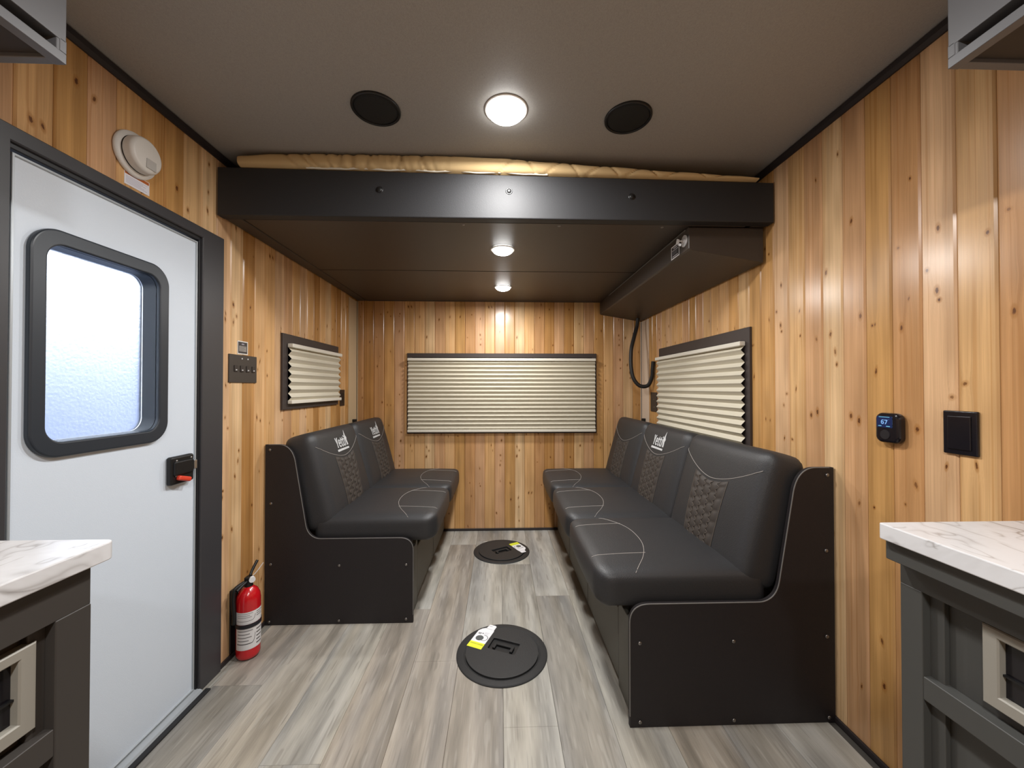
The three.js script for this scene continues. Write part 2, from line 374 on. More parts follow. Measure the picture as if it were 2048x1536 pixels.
// ------------------------------------------------------------------ soft boxes
function softBox(w, h, d, r, n, push) {
  const g = new THREE.BoxGeometry(w, h, d, n[0], n[1], n[2]), p = g.attributes.position, uv = g.attributes.uv, nor = g.attributes.normal, f = [w / 2, h / 2, d / 2];
  const move = (v, out = V(0, 0, 0)) => {
    const a = [v.x, v.y, v.z], c = a.map((x, i) => clamp(x, -(f[i] - r), f[i] - r)), e = a.map((x, i) => x - c[i]), l = Math.hypot(...e) || 1;
    const q = c.map((x, i) => x + (e[i] / l) * (Math.hypot(...e) > 1e-9 ? r : 0));
    out.set(...q);
    return push ? push(out, a) : out;
  };
  const v = V(0, 0, 0);
  for (let i = 0; i < p.count; i++) {
    const ax = Math.abs(nor.getX(i)) > 0.5 ? [d, h] : Math.abs(nor.getY(i)) > 0.5 ? [w, d] : [w, h];
    uv.setXY(i, uv.getX(i) * ax[0], uv.getY(i) * ax[1]);
    v.fromBufferAttribute(p, i); move(v.clone(), v); p.setXYZ(i, v.x, v.y, v.z);
  }
  const s = g.clone(); s.deleteAttribute('uv'); s.deleteAttribute('normal');
  const ms = mergeVertices(s, 1e-5); ms.computeVertexNormals();
  const key = (q, i) => [q.getX(i), q.getY(i), q.getZ(i)].map((x) => Math.round(x * 20000)).join(), map = new Map();
  for (let i = 0; i < ms.attributes.position.count; i++) map.set(key(ms.attributes.position, i), i);
  for (let i = 0; i < p.count; i++) { const j = map.get(key(p, i)); if (j !== undefined) nor.setXYZ(i, ms.attributes.normal.getX(j), ms.attributes.normal.getY(j), ms.attributes.normal.getZ(j)); }
  g.userData.move = move;
  return g;
}

// ------------------------------------------------------------------ sofas
const font = await new FontLoader().loadAsync('fonts/droid/droid_sans_bold.typeface.json');
function logoGeometry() {                                   // 0.19 wide, origin at its centre, facing +z
  const word = new TextGeometry('Yetti', { font, size: 0.066, depth: 0.0015, curveSegments: 3 });
  word.computeBoundingBox();
  const bb = word.boundingBox; word.translate(-bb.min.x, 0, 0).scale(0.145 / (bb.max.x - bb.min.x), 1, 1).translate(-0.088, 0, 0);
  const peak = extrude(new THREE.Shape([[0.058, 0.05], [0.08, 0.102], [0.082, 0.066], [0.094, 0.05], [0.086, 0.034], [0.092, 0.002], [0.074, 0.0], [0.066, 0.03]].map(([x, y]) => new THREE.Vector2(x, y))), 0.0016);
  const under = extrude(new THREE.Shape([[-0.088, -0.024], [0.09, -0.022], [0.09, -0.010], [-0.088, -0.010]].map(([x, y]) => new THREE.Vector2(x, y))), 0.0015);
  return merge(word, peak, under).translate(0, -0.03, 0).scale(0.86, 0.9, 1);
}
const LOGO = logoGeometry();
const SEAT_W = 0.5925, BACK_TILT = 0.266;
const seatGeometry = softBox(0.61, 0.13, SEAT_W - 0.004, 0.03, [22, 8, 26], (q, a) => {
  const X = q.x / 0.305, Z = q.z / (SEAT_W / 2), c = Math.max(0, 1 - Math.pow(Math.abs(X), 2.5)) * Math.max(0, 1 - Math.pow(Math.abs(Z), 2.5));
  if (q.y > 0) q.y += 0.014 * c + 0.0025 * (noise(q.x * 9 + 4, q.z * 9, 60) - 0.5) * c;
  if (q.x > 0.2) q.x += 0.012 * Math.max(0, 1 - Z * Z) * (1 - Math.abs(q.y) / 0.09) * smooth(0.2, 0.305, q.x);
  const side = smooth(0.72, 1, Math.abs(Z));
  if (q.x > 0.1) q.x -= 0.02 * side * side * smooth(0.1, 0.305, q.x);
  if (q.y > 0) q.y -= 0.007 * side * side;
  return q;
});
const BACK_H = 0.5, BACK_T = 0.155;
const backGeometry = softBox(BACK_T, BACK_H, SEAT_W - 0.004, 0.046, [8, 18, 20], (q) => {
  const Y = q.y / (BACK_H / 2), Z = q.z / (SEAT_W / 2), c = Math.max(0, 1 - Math.pow(Math.abs(Y), 3)) * Math.max(0, 1 - Math.pow(Math.abs(Z), 2.5));
  if (q.x > 0) q.x += 0.016 * c + 0.003 * (noise(q.y * 8 + 2, q.z * 8, 61) - 0.5) * c;
  return q;
});
const seatStitch = (() => {
  const mv = seatGeometry.userData.move, on = (x, z) => mv(V(x, 0.065, z)), gs = [], arc = [];
  for (let i = 0; i <= 24; i++) { const t = lerp(-1, 1, i / 24); arc.push(on(lerp(0.06, 0.17, Math.abs(t) ** 2.2), t * (SEAT_W / 2 - 0.012))); }
  gs.push(tube(arc, 0.0012, 60, 5));
  for (const s of [-1, 1]) { const l = []; for (let i = 0; i <= 10; i++) l.push(on(lerp(0.085, 0.297, i / 10), s * SEAT_W * 0.27)); gs.push(tube(l, 0.0011, 24, 5)); }
  return merge(gs);
})();
const bibY = (z) => 0.075 + 0.105 * Math.pow(Math.abs(z) / (SEAT_W / 2), 1.7);
const backOn = (y, z, out = 0) => { const q = backGeometry.userData.move(V(BACK_T / 2, y, z)); q.x += out; return q; };
const bibStitch = (() => { const l = []; for (let i = 0; i <= 28; i++) { const z = lerp(-1, 1, i / 28) * (SEAT_W / 2 - 0.02); l.push(backOn(bibY(z), z)); } return tube(l, 0.0013, 60, 5); })();
const QW = 0.122;
const quiltOut = (u, v) => { const r = Math.abs(Math.sin(Math.PI * 5 * u)), rib = Math.floor(u * 5) % 2, d = Math.abs(Math.sin(Math.PI * (5.5 * v + rib * 0.5))); return 0.0005 + 0.0085 * Math.pow(r, 0.6) * (0.45 + 0.55 * Math.pow(d, 0.7)) * smooth(0, 0.06, u) * smooth(0, 0.06, 1 - u) * smooth(0, 0.05, 1 - v); };
const quiltPoint = (u, v) => { const z = lerp(-QW, QW, u) * lerp(0.9, 1.02, v), top = bibY(z) - 0.012; return backOn(lerp(-0.19, top, v), z, quiltOut(u, v)); };
const quiltGeometry = (() => {
  const nu = 40, nv = 44, pos = [], idx = [];
  for (let j = 0; j <= nv; j++) for (let i = 0; i <= nu; i++) pos.push(...quiltPoint(i / nu, j / nv).toArray());
  for (let j = 0; j < nv; j++) for (let i = 0; i < nu; i++) { const a = j * (nu + 1) + i, b = a + 1, c = a + nu + 1, d = c + 1; idx.push(a, c, b, b, c, d); }
  const g = new THREE.BufferGeometry(); g.setAttribute('position', new THREE.Float32BufferAttribute(pos, 3)); g.setIndex(idx); g.computeVertexNormals();
  return g;
})();
const quiltStitch = (() => {
  const gs = [];
  for (let k = 0; k <= 5; k++) {
    const l = [];
    for (let i = 0; i <= 22; i++) { const v = i / 22; const u = clamp((k + (k > 0 && k < 5 ? (i % 2 ? 0.16 : -0.16) : 0)) / 5, 0.004, 0.996); const q = quiltPoint(u, v); q.x += 0.0008; l.push(q); }
    gs.push(new THREE.TubeGeometry(new THREE.CatmullRomCurve3(l), 66, 0.0011, 4));
  }
  return merge(gs);
})();
const panelPoints = (() => {
  const s = new THREE.Shape();
  s.moveTo(0.734, 0.0); s.lineTo(0.734, 0.358); s.quadraticCurveTo(0.734, 0.423, 0.664, 0.423); s.lineTo(0.272, 0.423); s.quadraticCurveTo(0.213, 0.43, 0.203, 0.498);
  s.lineTo(0.152, 0.80); s.bezierCurveTo(0.142, 0.862, 0.112, 0.891, 0.07, 0.891); s.lineTo(0.005, 0.891); s.lineTo(0.005, 0.0);
  return s;
})();
function makeSofa(label, n, near, logos, wallX, zNear, turn) {
  // own x runs from the wall into the room; near (+1 or -1) is the end that faces the camera along own z
  const t = thing('bench_sofa', label, 'sofa');
  const PT = 0.018, L = n * SEAT_W;
  t.position.set(wallX, 0, zNear - PT - L / 2 - 0.006); t.rotation.y = turn;
  const end = near * (L / 2 + 0.006);
  const pg = extrude(panelPoints, PT, 0.0015, 1, 14);
  const zp = near > 0 ? end : end - PT;
  const panel = part(t, 'end_panel', pg.clone().translate(0, 0, zp), mat.panel, 'black textured end panel with screws');
  const outer = near > 0 ? zp + PT : zp;
  const line = panelPoints.getSpacedPoints(120).filter((q) => q.x > 0.02 && !(q.x > 0.733 && q.y < 0.02)).map((q) => V(q.x, q.y, outer - near * 0.0012));
  part(panel, 'edge_trim', new THREE.TubeGeometry(new THREE.CatmullRomCurve3(line.filter((q) => q.y > 0.01)), 160, 0.0022, 5), mat.edge);
  const sg = new THREE.SphereGeometry(0.0065, 12, 8).scale(1, 1, 0.55);
  for (const [x, y] of [[0.03, 0.865], [0.036, 0.6], [0.036, 0.3], [0.03, 0.018], [0.37, 0.29], [0.37, 0.018], [0.7, 0.29], [0.7, 0.02]]) part(panel, 'screw', sg.clone().translate(x, y, outer + near * 0.0015), mat.screw);
  // base below the seats: two access panels, a notch at the near end, and the carcass behind
  const bl = L - 0.004;
  part(t, 'base', box(0.68, 0.385, bl, 0.345, 0.1945, 0), mat.panel);
  const w1 = 0.16;
  const near1 = new THREE.Shape([[0, 0.003], [w1, 0.003], [w1, 0.372], [w1 - 0.022, 0.372], [w1 - 0.04, 0.336], [0, 0.336]].map(([x, y]) => new THREE.Vector2(x, y)));
  const g1 = extrude(near1, 0.016, 0.0015);               // shape x runs from the near end inwards
  if (near > 0) g1.rotateY(Math.PI / 2).translate(0.7, 0, L / 2); else g1.rotateY(-Math.PI / 2).translate(0.716, 0, -L / 2);
  part(t, 'base_panel', g1, mat.base);
  const rest = L - w1 - 0.012, pl = rest / n;
  for (let i = 0; i < n; i++) part(t, 'base_panel', box(0.016, 0.28, pl - 0.012, 0.705, 0.16, near * (L / 2 - w1 - 0.012 - (i + 0.5) * pl), 0.006, 2), mat.base);
  for (let i = 0; i < n; i++) {
    const zc = near * (L / 2 - (i + 0.5) * SEAT_W);
    const s = part(t, 'seat_cushion', seatGeometry, mat.vinyl); s.position.set(0.533, 0.457, zc);
    part(s, 'stitching', seatStitch, mat.thread, 'pale curved topstitching');
    const b = part(t, 'back_cushion', backGeometry, mat.vinyl); b.position.set(0.2, 0.688, zc); b.rotation.z = BACK_TILT;
    part(b, 'stitching', bibStitch, mat.thread, 'pale curved topstitching');
    part(b, 'quilted_panel', quiltGeometry, mat.quilt, 'quilted insert');
    part(b, 'quilt_stitching', quiltStitch, mat.quiltThread);
    if (logos[i]) {
      const lg = part(b, 'logo', LOGO, mat.logo, 'embroidered grey and white logo');
      const q = backOn(0.152, 0, 0.0004); lg.position.copy(q); lg.rotation.y = Math.PI / 2; lg.rotation.order = 'YXZ'; lg.rotation.x = -0.06;
    }
  }
  return t;
}
makeSofa('short black vinyl bench sofa with two seats, on the left below the small window', 2, 1, [1, 1], XL, -1.936, 0);
makeSofa('long black vinyl bench sofa with three seats, on the right below the side window', 3, -1, [0, 1, 0], XR, -1.317, Math.PI);

// ------------------------------------------------------------------ windows with pleated blinds
function pleats(w, top, bottom, pitch, depth, out) {
  const n = Math.max(2, Math.round((top - bottom) / pitch)), p = (top - bottom) / n, pos = [], nor = [], a = w / 2;
  const quad = (y0, z0, y1, z1) => {
    const l = Math.hypot(y1 - y0, z1 - z0), ny = (z1 - z0) / -l * -1, nz = (y0 - y1) / l;
    const N = [0, -(z0 - z1) / l, (y0 - y1) / l];
    for (const [x, y, z] of [[-a, y0, z0], [-a, y1, z1], [a, y1, z1], [-a, y0, z0], [a, y1, z1], [a, y0, z0]]) { pos.push(x, y, z); nor.push(...N); }
  };
  for (let i = 0; i < n; i++) {
    const y0 = top - i * p, ym = y0 - p * 0.5, y1 = y0 - p;
    quad(y0, out, ym, out + depth); quad(ym, out + depth, y1, out);
  }
  const g = new THREE.BufferGeometry();
  g.setAttribute('position', new THREE.Float32BufferAttribute(pos, 3)); g.setAttribute('normal', new THREE.Float32BufferAttribute(nor, 3));
  return g;
}
function windowUnit(n, wall, a0, a1, y0, y1, fw) {
  const w = a1 - a0, h = y1 - y0;
  const o = struct(`window_${n}`); onWall(o, wall, (a0 + a1) / 2, (y0 + y1) / 2);
  part(o, 'window_frame', frameRing(-w / 2, -h / 2, w / 2, h / 2, fw, 0.014, 0.002), mat.windowFrame);
  part(o, 'window_pane', box(w - 2 * fw + 0.004, h - 2 * fw + 0.004, 0.004, 0, 0, 0.004), mat.darkGlass);
}
function blind(label, wall, a0, a1, y0, y1, pitch, depth, off) {
  const w = a1 - a0, t = thing('pleated_blind', label, 'blind');
  onWall(t, wall, (a0 + a1) / 2, 0);
  part(t, 'headrail', box(w + 0.006, 0.022, 0.03, 0, y1 - 0.011, off + 0.015, 0.004, 2), mat.blindRail);
  part(t, 'pleated_fabric', pleats(w, y1 - 0.021, y0 + 0.016, pitch, depth, off + 0.003), mat.fabric);
  part(t, 'bottom_rail', box(w + 0.004, 0.02, 0.026, 0, y0 + 0.01, off + 0.014, 0.004, 2), mat.blindRail);
  return t;
}
windowUnit(1, 'back', -0.759, 0.8, 0.8, 1.457, 0.035);
blind('wide cream pleated blind closed over the back wall window', 'back', -0.748, 0.786, 0.812, 1.415, 0.0342, 0.019, 0.0145);
windowUnit(2, 'left', 2.071, 2.77, 1.055, 1.466, 0.05);
blind('small cream pleated blind above the short sofa, left wall', 'left', 2.115, 2.76, 1.085, 1.415, 0.041, 0.018, 0.0145);
windowUnit(3, 'right', 1.757, 2.78, 0.79, 1.46, 0.06);
blind('tall cream pleated blind above the long sofa, right wall', 'right', 1.786, 2.775, 0.8, 1.395, 0.039, 0.019, 0.0145);

// ------------------------------------------------------------------ drop-down bunk under the ceiling
{
  const b = thing('drop_down_bunk', 'black drop-down bunk platform hung across the back of the room', 'bunk');
  const x0 = XL + 0.006, x1 = XR - 0.006, zf = -1.6;
  const face = new THREE.Shape([[x0, 1.884], [x1, 1.884], [x1, 2.055], [x0, 2.082]].map(([x, y]) => new THREE.Vector2(x, y)));
  const beam = part(b, 'front_beam', extrude(face, 0.045, 0.004, 2).translate(0, 0, zf - 0.045), mat.bunk, 'black front beam with button screws');
  for (const [x, y] of [[-0.502, 1.997], [0.038, 2.0], [0.56, 1.985]]) part(beam, 'screw', merge(new THREE.SphereGeometry(0.011, 14, 8).scale(1, 1, 0.5), new THREE.CylinderGeometry(0.013, 0.015, 0.002, 16).rotateX(Math.PI / 2)).translate(x, y, zf + 0.001), mat.black);
  const zs = -2.335, zr = ZB + 0.004;
  part(b, 'underside_panel', box(2.17, 0.012, zf - 0.049 - zs - 0.004, 0.0, 1.8915, (zf - 0.049 + zs + 0.004) / 2, 0.002, 1), mat.bunkUnder);
  part(b, 'underside_panel', box(2.17, 0.012, zs - zr - 0.026, 0.0, 1.8915, (zs + zr + 0.018) / 2, 0.002, 1), mat.bunkUnder);
  const rl = zf - 0.045 - zr;
  part(b, 'side_rail', box(0.07, 0.16, rl, x0 + 0.036, 1.965, (zf - 0.045 + zr) / 2, 0.004, 1), mat.bunkUnder);
  part(b, 'side_rail', box(0.07, 0.16, rl, x1 - 0.036, 1.965, (zf - 0.045 + zr) / 2, 0.004, 1), mat.bunkUnder);
  part(b, 'rear_rail', box(x1 - x0 - 0.15, 0.16, 0.02, (x0 + x1) / 2, 1.963, zr + 0.011, 0.003, 1), mat.bunkUnder);
  for (const x of [-0.16, 0.26, 0.72]) part(b, 'bolt', new THREE.SphereGeometry(0.007, 10, 6).scale(1, 0.5, 1).translate(x, 1.886, zf - 0.07), mat.screw);
  // cover over the lift motor along the right wall
  const m = thing('motor_cover', 'long dark lift motor cover with a key switch, under the bunk along the right wall', 'cover');
  const cs = new THREE.Shape([[0.832, 1.882], [0.832, 1.788], [0.84, 1.782], [1.168, 1.728], [1.168, 1.882]].map(([x, y]) => new THREE.Vector2(x, y)));
  part(m, 'cover_shell', extrude(cs, -1.655 - zr, 0.002).translate(0, 0, zr), mat.bunkUnder);
  part(m, 'edge_strip', box(0.004, 0.004, 1.2, 0.8305, 1.879, -2.28), mat.edge);
  const plate = part(m, 'key_switch', merge(new THREE.CylinderGeometry(0.026, 0.026, 0.004, 28).rotateZ(Math.PI / 2), new THREE.CylinderGeometry(0.011, 0.012, 0.008, 18).rotateZ(Math.PI / 2).translate(-0.005, 0, 0)), M(0xd5d6d8, 0.35, 0.3), 'round chrome key switch plate');
  plate.position.set(0.829, 1.833, -1.69);
  const key = part(plate, 'key', merge(box(0.003, 0.022, 0.024, -0.026, -0.004, -0.008, 0.0012, 1), box(0.003, 0.01, 0.03, -0.022, -0.014, 0.008, 0.001, 1), box(0.02, 0.005, 0.004, -0.016, 0, 0)), mat.whitePaper);
  key.rotation.x = 0.5;
  const lab = part(m, 'warning_label', box(0.0012, 0.062, 0.084, 0, 0, 0), [mat.black, mat.black, mat.black, mat.black, mat.black, mat.black], 'small black label with white lines');
  const lt = canvasTexture(168, 124, (c, w, h) => { c.fillStyle = '#111'; c.fillRect(0, 0, w, h); c.strokeStyle = '#f2f0f2'; c.lineWidth = 12; c.strokeRect(5, 5, w - 10, h - 10); c.fillStyle = '#d9d6dd'; c.fillRect(46, 20, 80, 9); c.fillRect(18, 40, 126, 6); c.fillStyle = '#77747f'; for (let i = 0; i < 5; i++) c.fillRect(20, 52 + i * 7, 120 - (i * 13) % 30, 3); c.fillStyle = '#d9d6dd'; c.fillRect(26, 96, 112, 8); });
  lab.material[1] = M(0xffffff, 0.5, 0, { map: lt });
  lab.position.set(0.8308, 1.82, -1.782);
}
// mattress squeezed between beam and ceiling
{
  const t = thing('mattress', 'tan quilted mattress squeezed between the bunk beam and the ceiling', 'mattress');
  const topAt = (x) => { const P = [[-1.13, 2.11], [-1.05, 2.128], [-0.93, 2.138], [-0.74, 2.143], [-0.43, 2.144], [-0.21, 2.143], [0, 2.138], [0.21, 2.124], [0.43, 2.11], [0.76, 2.09], [1.0, 2.076], [1.13, 2.066]]; let i = 0; while (i < P.length - 2 && x > P[i + 1][0]) i++; return lerp(P[i][1], P[i + 1][1], smooth(0, 1, (x - P[i][0]) / (P[i + 1][0] - P[i][0]))); };
  const nx = 240, ny = 14, pos = [], idx = [];
  const x0 = -1.07, x1 = 1.1, beamTop = (x) => lerp(2.083, 2.056, (x - XL) / (XR - XL));
  const seamsR = [0.04, 0.12, 0.235, 0.3, 0.41, 0.47, 0.575, 0.64, 0.74, 0.85, 0.94], wr = [];
  for (let i = 0; i < 26; i++) wr.push([rr(-0.72, -0.2), rr(-0.5, 0.5), rr(0.004, 0.009), rr(0.3, 1)]);
  for (let i = 0; i <= nx; i++) {
    const x = lerp(x0, x1, i / nx), top = topAt(x);
    for (let j = 0; j <= ny; j++) {
      const a = j / ny, y = lerp(beamTop(x), top, a), round = Math.sqrt(Math.max(0, 1 - Math.pow(Math.abs(2 * a - 1.0), 3)));
      let z = -1.612 + 0.032 * round;
      for (const [wx, sl, ww, am] of wr) { const dx = x - wx - (a - 0.5) * sl * 0.06; z -= 0.009 * am * Math.exp(-(dx * dx) / (ww * ww * 0.5)); }
      for (let k = 0; k < seamsR.length; k++) { const arc = seamsR[k] + (k % 2 ? 0.012 : -0.012) + 0.03 * (a - 0.5) * (k % 2 ? -1.6 : 2.2); const dx = x - arc; z -= 0.009 * Math.exp(-(dx * dx) / 0.00003); }
      for (const sx of [-0.86, -0.8, -0.77]) { const dx = x - sx - 0.05 * (0.5 - a); z -= 0.008 * Math.exp(-(dx * dx) / 0.00005); }
      pos.push(x, y, z);
    }
    pos.push(x, top - 0.004, ZB + 0.06); 
  }
  const row = ny + 2;
  for (let i = 0; i < nx; i++) for (let j = 0; j <= ny; j++) { const a = i * row + j, b = a + row; idx.push(a, b, a + 1, b, b + 1, a + 1); }
  const g = new THREE.BufferGeometry(); g.setAttribute('position', new THREE.Float32BufferAttribute(pos, 3)); g.setIndex(idx); g.computeVertexNormals();
  part(t, 'quilted_cover', g, mat.mattress);
  const pl = []; for (let i = 0; i <= 30; i++) { const x = lerp(-0.8, 0.2, i / 30); pl.push(V(x, beamTop(x) + 0.004 + 0.002 * (1 + Math.sin(i * 1.1)) * (i > 4 && i < 27 ? 1 : 0), -1.598 + 0.001 * Math.sin(i * 2.3))); }
  part(t, 'piping', tube(pl, 0.0042, 90, 6), mat.piping, 'white piping along the lower edge');
}

// ------------------------------------------------------------------ lamps
function puck(label, x, y, z, r, candela, drop = 0.018) {
  const t = thing('puck_light', label, 'light'); t.position.set(x, y, z);
  part(t, 'bezel', lathe([[r, 0], [r + 0.01, 0], [r + 0.01, -0.002], [r + 0.006, -0.004], [r, -0.004]], 40), mat.whitePlastic);
  const dome = []; for (let i = 0; i <= 8; i++) { const a = i / 8 * Math.PI / 2; dome.push([r * Math.cos(a) + 1e-5, -0.003 - drop * Math.sin(a)]); }
  part(t, 'lens', lathe([[0.0001, -0.001], [r, -0.001], ...dome], 40), mat.lamp, 'glowing round lens');
  const side = r * 1.7, l = new THREE.RectAreaLight(LAMP_COLOR, candela / (side * side), side, side);
  l.name = 'lamp'; l.rotation.x = -Math.PI / 2; l.position.y = -0.005 - drop; t.add(l);
  return t;
}
puck('bright round ceiling light between the two speakers', 0.021, YC, -1.331, 0.066, CEILING_LAMP, 0.03);
puck('small bright puck light under the bunk, the one nearer the front beam', 0.014, 1.882, -1.956, 0.052, BUNK_LAMP, 0.024);
puck('small bright puck light under the bunk, the one nearer the back wall', 0.021, 1.882, -2.688, 0.052, BUNK_LAMP, 0.024);
puck('ceiling light behind the camera, the one nearer the bunk', 0.02, YC, 0.05, 0.066, REAR_LAMP, 0.03);
puck('ceiling light behind the camera, the one nearer the front wall', 0.02, YC, 1.0, 0.066, REAR_LAMP, 0.03);

// ------------------------------------------------------------------ ceiling speakers
function speaker(label, x, z) {
  const t = thing('ceiling_speaker', label, 'speaker', 'round ceiling speakers'); t.position.set(x, YC, z);
  part(t, 'rim', lathe([[0.074, 0], [0.083, 0], [0.083, -0.005], [0.08, -0.008], [0.075, -0.008], [0.074, -0.005]], 48), mat.black);
  part(t, 'grille', lathe([[0.0001, -0.009], [0.04, -0.0085], [0.065, -0.007], [0.0745, -0.004], [0.0745, -0.001], [0.0001, -0.001]], 48), mat.grille);
}
speaker('round black ceiling speaker to the left of the ceiling light', -0.433, -1.34);
speaker('round black ceiling speaker to the right of the ceiling light', 0.461, -1.355);

// ------------------------------------------------------------------ floor hole covers and their hang tags
const ring = (r0, r1, y0, y1, n = 64) => lathe([[r0, y0], [r1, y0], [r1, y1 - 0.001], [r1 - 0.001, y1], [r0 + 0.001, y1], [r0, y1 - 0.001], [r0, y0]], n);
function holeCover(label, x, z, turn, hx, hz) {
  const t = thing('hole_cover', label, 'hatch cover'); t.position.set(x, 0, z); t.rotation.y = turn;
  part(t, 'rim', lathe([[0.162, 0.0], [0.2, 0.0], [0.2, 0.003], [0.196, 0.006], [0.172, 0.008], [0.168, 0.006], [0.162, 0.004]], 72), mat.lid);
  const c = Math.cos(turn), s = Math.sin(turn), dx = hx - x, dz = hz - z, lx = dx * c - dz * s, lz = dx * s + dz * c;
  const disc = new THREE.Shape(); disc.absarc(0, 0, 0.161, 0, Math.PI * 2);
  disc.holes.push(roundRect(new THREE.Path(), lx - 0.064, -lz - 0.038, lx + 0.064, -lz + 0.038, 0.006));
  part(t, 'lid', extrude(disc, 0.011, 0.0015, 2, 48).rotateX(-Math.PI / 2), mat.lid);
  part(t, 'handle_well', box(0.13, 0.002, 0.078, lx, 0.0015, lz), mat.black);
  const h = part(t, 'handle', merge(box(0.082, 0.008, 0.014, lx, 0.0085, lz - 0.006, 0.003, 2), box(0.014, 0.008, 0.036, lx - 0.041, 0.0085, lz + 0.008, 0.003, 2), box(0.014, 0.008, 0.036, lx + 0.041, 0.0085, lz + 0.008, 0.003, 2)), mat.lid);
  return t;
}
holeCover('round black floor hole cover nearer the camera, beside the long sofa end', 0.009, -1.705, -0.394, 0.018, -1.735);
holeCover('round black floor hole cover nearer the back wall', 0.012, -2.757, 0.5, 0.012, -2.755);
const tagTexture = canvasTexture(256, 640, (c, w, h) => {
  c.fillStyle = '#eeedf0'; c.fillRect(0, 0, w, h);
  c.fillStyle = '#e8ee3c'; c.fillRect(0, h - 140, w, 140);
  c.fillStyle = '#6d7216'; c.font = 'bold 33px sans-serif'; c.textAlign = 'center'; c.fillText('CATCH COVER', w / 2, h - 84);
  c.fillStyle = '#55595a'; c.beginPath(); c.ellipse(106, 392, 66, 66, 0, 0, 7); c.fill();
  c.strokeStyle = '#6a6f74'; c.lineWidth = 11; c.beginPath(); c.ellipse(172, 372, 64, 66, 0, -1.9, 2.1); c.stroke();
  c.fillStyle = '#565a5e'; c.fillRect(28, 262, 60, 16); c.fillRect(34, 286, 46, 14); c.fillRect(98, 256, 22, 24);
  c.fillStyle = '#b9bcc6'; for (let i = 0; i < 5; i++) c.fillRect(130, 226 + i * 16, 96 - (i * 17) % 40, 6);
  c.fillStyle = '#a9acb4'; c.fillRect(118, 40, 62, 12); c.fillRect(96, 120, 120, 8);
});
function hangTag(label, x, z, turn) {
  const w = 0.0725, l = 0.136, s = new THREE.Shape([[-w / 2, 0], [w / 2, 0], [w / 2, l], [w / 2 - 0.003, l + 0.004], [w / 2 - 0.003, l + 0.036], [w / 2 - 0.012, l + 0.042], [w / 2 - 0.04, l + 0.04], [w / 2 - 0.044, l + 0.012], [-w / 2 + 0.012, l], [-w / 2, l - 0.02]].map(([a, b]) => new THREE.Vector2(a, b)));
  const g = extrude(s, 0.0008), uv = g.attributes.uv, p = g.attributes.position;
  for (let i = 0; i < p.count; i++) uv.setXY(i, (p.getX(i) + w / 2) / w, p.getY(i) / (l + 0.042));
  const m = new THREE.Mesh(g.rotateX(-Math.PI / 2), tagMaterial);
  m.name = numbered('hang_tag'); scene.add(m); m.position.set(x, 0.0115, z); m.rotation.y = turn;
  return tag(m, label, 'tag');
}
const tagMaterial = M(0xffffff, 0.45, 0, { map: tagTexture });
hangTag('white and yellow hang tag lying on the nearer floor hole cover', -0.117, -1.727, -0.426);
hangTag('white and yellow hang tag lying on the farther floor hole cover', 0.098, -2.872, -2.641);

